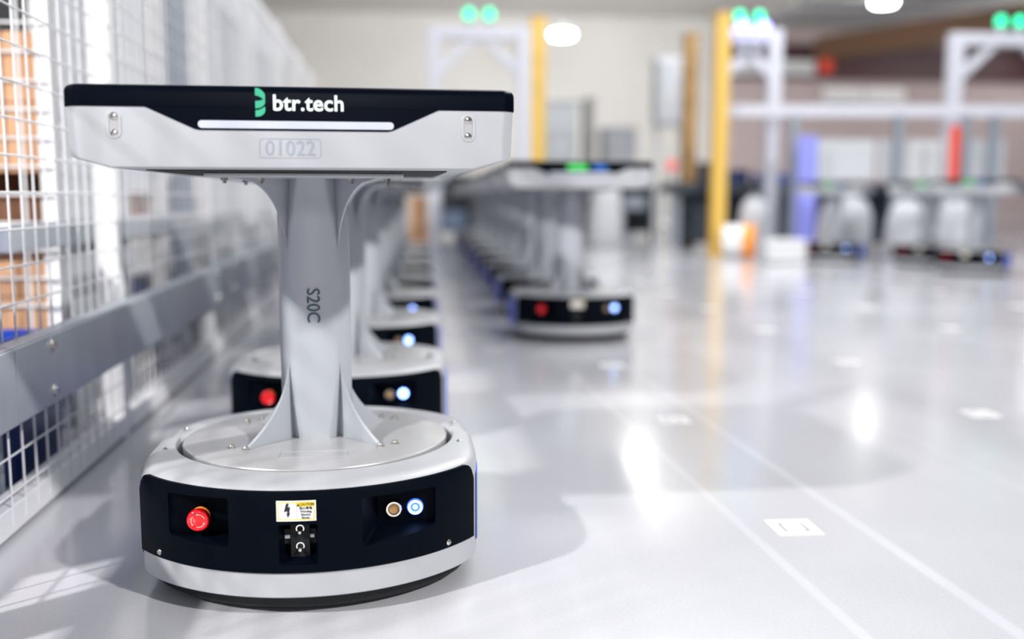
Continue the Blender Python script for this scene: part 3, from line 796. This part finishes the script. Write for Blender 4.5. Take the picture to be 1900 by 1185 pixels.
def column(x, y, z, w, m, lab, g=None):
    t = thing('steel_column', lab, 'column', (x, y, 0), 0, g)
    bm = bmesh.new(); box(bm, -w/2, w/2, -w/2, -w/2+.02, 0, z); box(bm, -w/2, w/2, w/2-.02, w/2, 0, z); box(bm, -.012, .012, -w/2+.02, w/2-.02, 0, z)
    bm_link('shaft', bm, m, t); bxo('base_plate', (-w*.7, w*.7, -w*.7, w*.7, 0, .02), m, t)
    bxo('cap', (-w*.55, w*.55, -w*.55, w*.55, z, z+.02), m, t)
column(1.25, 11, 2.45, .15, 'yel', 'yellow column rising behind the right corner of the front tray')
column(2.775, 9.3, 2.22, .125, 'yel', 'bright yellow column reaching the floor in the middle distance')
column(2.92, 10.95, 2.3, .14, 'brown', 'brown column just left of the bright yellow column')
t = thing('control_cabinet', 'pale grey control cabinet on legs left of the brown column', 'cabinet', (2.96, 12, 0))
bxo('body', (-.19, .19, -.15, .15, 1.4, 2.2), 'lgrey', t, bev=.01); bxo('door', (-.17, .17, -.165, -.15, 1.44, 2.16), 'wpanel', t, bev=.004); bxo('handle', (.12, .135, -.185, -.165, 1.7, 1.85), 'dsteel', t)
bxo('leg', (-.17, -.13, -.03, .03, 0, 1.4), 'lgrey', t); bxo('leg', (.13, .17, -.03, .03, 0, 1.4), 'lgrey', t)

# ------------------------------------------------------------ right: bench, barrier frame, boards, sacks
t = thing('barrier_frame', 'long light grey barrier frame with thick top rail across the right background', 'barrier', (0, 0, 0))
bm = bmesh.new(); prism(bm, [(2.95, 9.60), (6.1, 9.28), (6.1, 9.36), (2.95, 9.68)], 1.33, 1.44, 'xy'); bm_link('top_rail', bm, 'gpaint', t)
for x in (3.60, 4.60, 5.24, 5.52):
    y = 9.62-(x-2.95)*.101; bxo('post', (x-.04, x+.04, y-.03, y+.05, 0, 1.35), 'greys', t, bev=.004)
for i, x in enumerate((3.86, 4.50, 5.14)):
    y = 9.8-(x-2.8)*.101
    tag(bxo('partition_board', (x, x+.62, y, y+.03, .72, 1.12), 'lgrey', bev=.003), 'pale grey partition board standing above the bench, %s from the violet board' % (['first']+ORD)[i], 'board', 'partition boards above the bench')
tag(bxo('violet_board', (3.50, 3.68, 9.16, 9.22, .0, 1.12), 'violet', bev=.004), 'tall narrow violet board standing in the right background', 'board')
t = thing('orange_red_pole', 'red marker post standing above the bench near the right edge', 'post', (4.98, 9.1, 0)); bxo('shaft', (-.04, .04, -.03, .03, .70, 1.22), 'redp', t, bev=.01); bxo('stem', (-.02, .02, -.02, .02, 0, .70), 'greys', t)
t.name = 'marker_post'
t = thing('long_bench', 'long dark-edged workbench running across the right background', 'bench', (0, 0, 0))
bm = bmesh.new(); prism(bm, [(2.6, 10.3), (6.4, 10.1), (6.4, 10.7), (2.6, 10.9)], .60, .70, 'xy'); bm_link('bench_top', bm, 'dark', t)
for x in (2.7, 3.6, 4.5, 5.4):
    y = 10.5-(x-2.6)*.05; bxo('leg', (x-.03, x+.03, y, y+.06, 0, .62), 'greys', t)
bxo('back_panel', (2.7, 6.3, 10.66, 10.69, .05, .62), 'dark', t)
for i, (x, y, w, h, m_, lab) in enumerate(((3.30, 10.5, .26, .14, 'dblue', 'navy crate on the bench next to the yellow column'), (3.74, 10.5, .40, .10, 'blue', 'low blue crate on the bench beside the gantry post'), (3.03, 10.6, .16, .22, 'dark', 'black crate at the left end of the bench'), (5.9, 10.4, .30, .16, 'dark', 'black crate near the right end of the bench'))):
    tt = thing('crate', lab, 'crate', (x, y, .70), 0, 'crates on the long bench'); bxo('body', (-w/2, w/2, -.12, .12, 0, h), m_, tt, bev=.008); bxo('rim', (-w/2-.01, w/2+.01, -.13, .13, h-.02, h), m_, tt, bev=.004)
def sack(x, y, w, h, lab, m='sack'):
    t = thing('mail_sack', lab, 'sack', (x, y, 0), random.uniform(-.3, .3), 'white sacks below the bench')
    bm = bmesh.new(); ph = random.random()*6
    prof = [(0, .0), (.42, .0), (.52, .06), (.50, .35), (.46, .65), (.36, .85), (.18, .94), (.14, .97), (.20, 1.0), (0, 1.0)]
    rings = []
    for r, z in prof:
        rings.append([bm.verts.new((r*w*(1+.08*math.sin(3*a+ph+z*2))*math.cos(a), r*w*.8*(1+.08*math.sin(4*a+ph))*math.sin(a), z*h)) for a in (2*PI*i/20 for i in range(20))])
    for p, q in zip(rings, rings[1:]):
        for i in range(20):
            try: bm.faces.new((p[i], p[(i+1) % 20], q[(i+1) % 20], q[i]))
            except ValueError: pass
    bmesh.ops.remove_doubles(bm, verts=bm.verts, dist=.0005)
    bm_link('bag', bm, m, t, smooth=True)
    bm = bmesh.new(); bmesh.ops.create_cone(bm, cap_ends=False, segments=20, radius1=w*.155, radius2=w*.155, depth=.02, matrix=Matrix.Translation((0, 0, .965*h))); bm_link('tie', bm, 'greys', t)
sack(3.13, 9.3, .30, .58, 'pinkish white sack just right of the yellow column')
sack(3.93, 9.05, .56, .60, 'widest white sack beside the violet board')
sack(4.38, 8.75, .44, .56, 'white sack second from the violet board')
sack(4.75, 8.55, .42, .56, 'white sack nearest the right edge robots')
# drum, crate
t = thing('cable_drum', 'white drum with an orange face lying at the foot of the yellow column', 'drum', (2.90, 9.02, .15))
bm = bmesh.new(); bar(bm, (-.12, .05, 0), (.04, -.02, 0), .148, 24); bm_link('white_drum', bm, 'wpaint', t, auto=.5)
bm = bmesh.new(); bar(bm, (.04, -.02, 0), (.13, -.06, 0), .15, 24); bm_link('orange_face', bm, 'orange', t, auto=.5)
t = thing('low_crate', 'low pale slatted crate on the floor right of the drum', 'crate', (3.02, 8.25, 0))
bxo('body', (-.16, .16, -.14, .14, .01, .20), 'lgrey', t, bev=.006)
for k in range(4): bxo('slat', (-.17, .17, -.155, -.14, .02+k*.05, .05+k*.05), 'wpaint', t)

# ------------------------------------------------------------ centre background
cs = [(-.42, -.16, .30), (-.16, .06, .25), (-.40, -.17, .26), (-.15, .05, .30)]
zz = [0, 0, .305, .255]
for i, ((x0, x1, h), z) in enumerate(zip(cs, zz)):
    carton(x0+.01, x1-.01, 10.3, 10.7, z, z+h, ['large cardboard box at the bottom left of the far stack between the robot rows', 'cardboard box at the bottom right of the far stack', 'cardboard box on top left of the far stack', 'cardboard box on top right of the far stack'][i], group='cardboard boxes stacked between the rows')
t = thing('hanging_sign', 'small green sign hanging above the far cardboard stack', 'sign', (-.06, 11.0, 0)); bxo('board', (-.2, .2, -.02, .02, .66, .80), 'green', t); bxo('stem', (-.02, .02, .02, .05, 0, .8), 'greys', t)
t.name = 'floor_sign'
def dark_shelf(x0, x1, y, h, lab):
    t = thing('steel_shelving', lab, 'shelving', ((x0+x1)/2, y, 0), 0, 'dark shelving in the centre background'); w = (x1-x0)/2
    for sx in (-1, 1):
        for yy in (-.2, .2): bxo('upright', (sx*w-.02, sx*w+.02, yy-.02, yy+.02, 0, h), 'dark', t)
    for z in (.1, h*.5, h-.02): bxo('shelf', (-w+.02, w-.02, -.2, .2, z-.015, z), 'dark', t)
    bxo('back_sheet', (-w+.02, w-.02, .18, .2, .1, h), 'dark', t)
dark_shelf(.15, 1.15, 13.6, .85, 'dark shelving left, behind the right robot row')
dark_shelf(1.2, 2.2, 13.4, .85, 'dark shelving behind the first right-row robot')
dark_shelf(2.25, 3.1, 13.3, .70, 'dark shelving left of the brown column')
for i, (x, z, w, h, m_) in enumerate(((.4, .12, .3, .25, 'bgrey'), (.85, .45, .3, .2, 'card'), (1.45, .12, .3, .28, 'blue'), (1.9, .12, .3, .25, 'lgrey'), (1.5, .45, .35, .25, 'bgrey'), (2.5, .12, .3, .2, 'lgrey'), (2.8, .38, .3, .2, 'greys'))):
    tt = thing('shelf_bin', ['slate bin low on the left dark shelving', 'cardboard-coloured bin high on the left dark shelving', 'blue bin low on the middle dark shelving', 'pale bin low on the middle dark shelving', 'slate bin high on the middle dark shelving', 'pale bin low on the right dark shelving', 'grey bin high on the right dark shelving'][i], 'bin', (x, 13.25, z), 0, 'bins on the dark shelving')
    bxo('body', (-w/2, w/2, -.15, .15, 0, h), m_, tt, bev=.01); bxo('lip', (-w/2-.008, w/2+.008, -.158, -.15, h-.03, h), m_, tt)
sack(2.02, 11.0, .40, .75, 'white sack standing just right of the first right-row robot')
# tall pale machines against the back wall, centre
for i, (x, y, w, h, m_, lab) in enumerate(((2.0, 15, .5, 1.9, 'lgrey', 'tall pale machine tower in the far centre'), (3.1, 16, .5, 1.6, 'wpanel', 'white machine tower left of the brown column'), (2.55, 15.5, .12, 2.0, 'deck', 'narrow grey-green duct between the pale machine towers'))):
    tt = thing('machine_tower', lab, 'machine', (x, y, 0)); bxo('housing', (-w/2, w/2, -.3, .3, 0, h), m_, tt, bev=.02); bxo('door', (-w/2+.04, w/2-.04, -.315, -.3, .2, h-.1), m_, tt, bev=.004); bxo('top_cap', (-w/2-.02, w/2+.02, -.32, .32, h, h+.04), 'greys', tt)
t = thing('red_beacon', 'small red beacon light beside the white machine tower', 'beacon', (3.05, 12.2, 0)); 
bm = bmesh.new(); bar(bm, (0, 0, 0), (0, 0, .88), .02, 10); bm_link('pole', bm, 'greys', t)
bm = bmesh.new(); lathe(bm, [(.06, 0), (.06, .1), (.04, .13), (0, .14)], 16, Matrix.Translation((0, 0, .88))); bm_link('dome', bm, mat('beacon_red', (.7, .1, .1), .3, emit=(1, .25, .2), es=.6), t)

# ------------------------------------------------------------ high-bay lamps
lp = None
for i, (x, y, z) in enumerate(((3.71, 27, 4.83), (12.3, 26.5, 5.74), (19.5, 30, 5.2), (4.43, 20, 5.04))):
    if lp is None:
        t = thing('high_bay_lamp', 'x', 'lamp'); lp = t
        bm = bmesh.new(); lathe(bm, [(0, .0), (.30, .0), (.30, -.06), (.28, -.10), (0, -.10)], 24, Matrix.Translation((0, 0, .05))); bm_link('diffuser', bm, 'lamp', t, auto=.5)
        bm = bmesh.new(); lathe(bm, [(.31, .05), (.2, .2), (.08, .3), (0, .3)], 24); bm_link('housing', bm, 'lgrey', t, auto=.5)
        bm = bmesh.new(); bar(bm, (0, 0, .3), (0, 0, 1.2), .012, 8); bm_link('suspension_rod', bm, 'greys', t)
    else: t = copy_tree(lp)
    t.location = (x, y, z)
    tag(t, ['glowing high-bay lamp above the yellow column behind the tray', 'glowing high-bay lamp at the top edge over the ribbed ceiling', 'glowing high-bay lamp at the top right corner', 'high-bay lamp overhead whose glow reflects in the floor beside the robots', 'high-bay lamp overhead whose glow reflects faintly in the floor at right'][i], 'lamp', 'high-bay lamps under the ceiling')
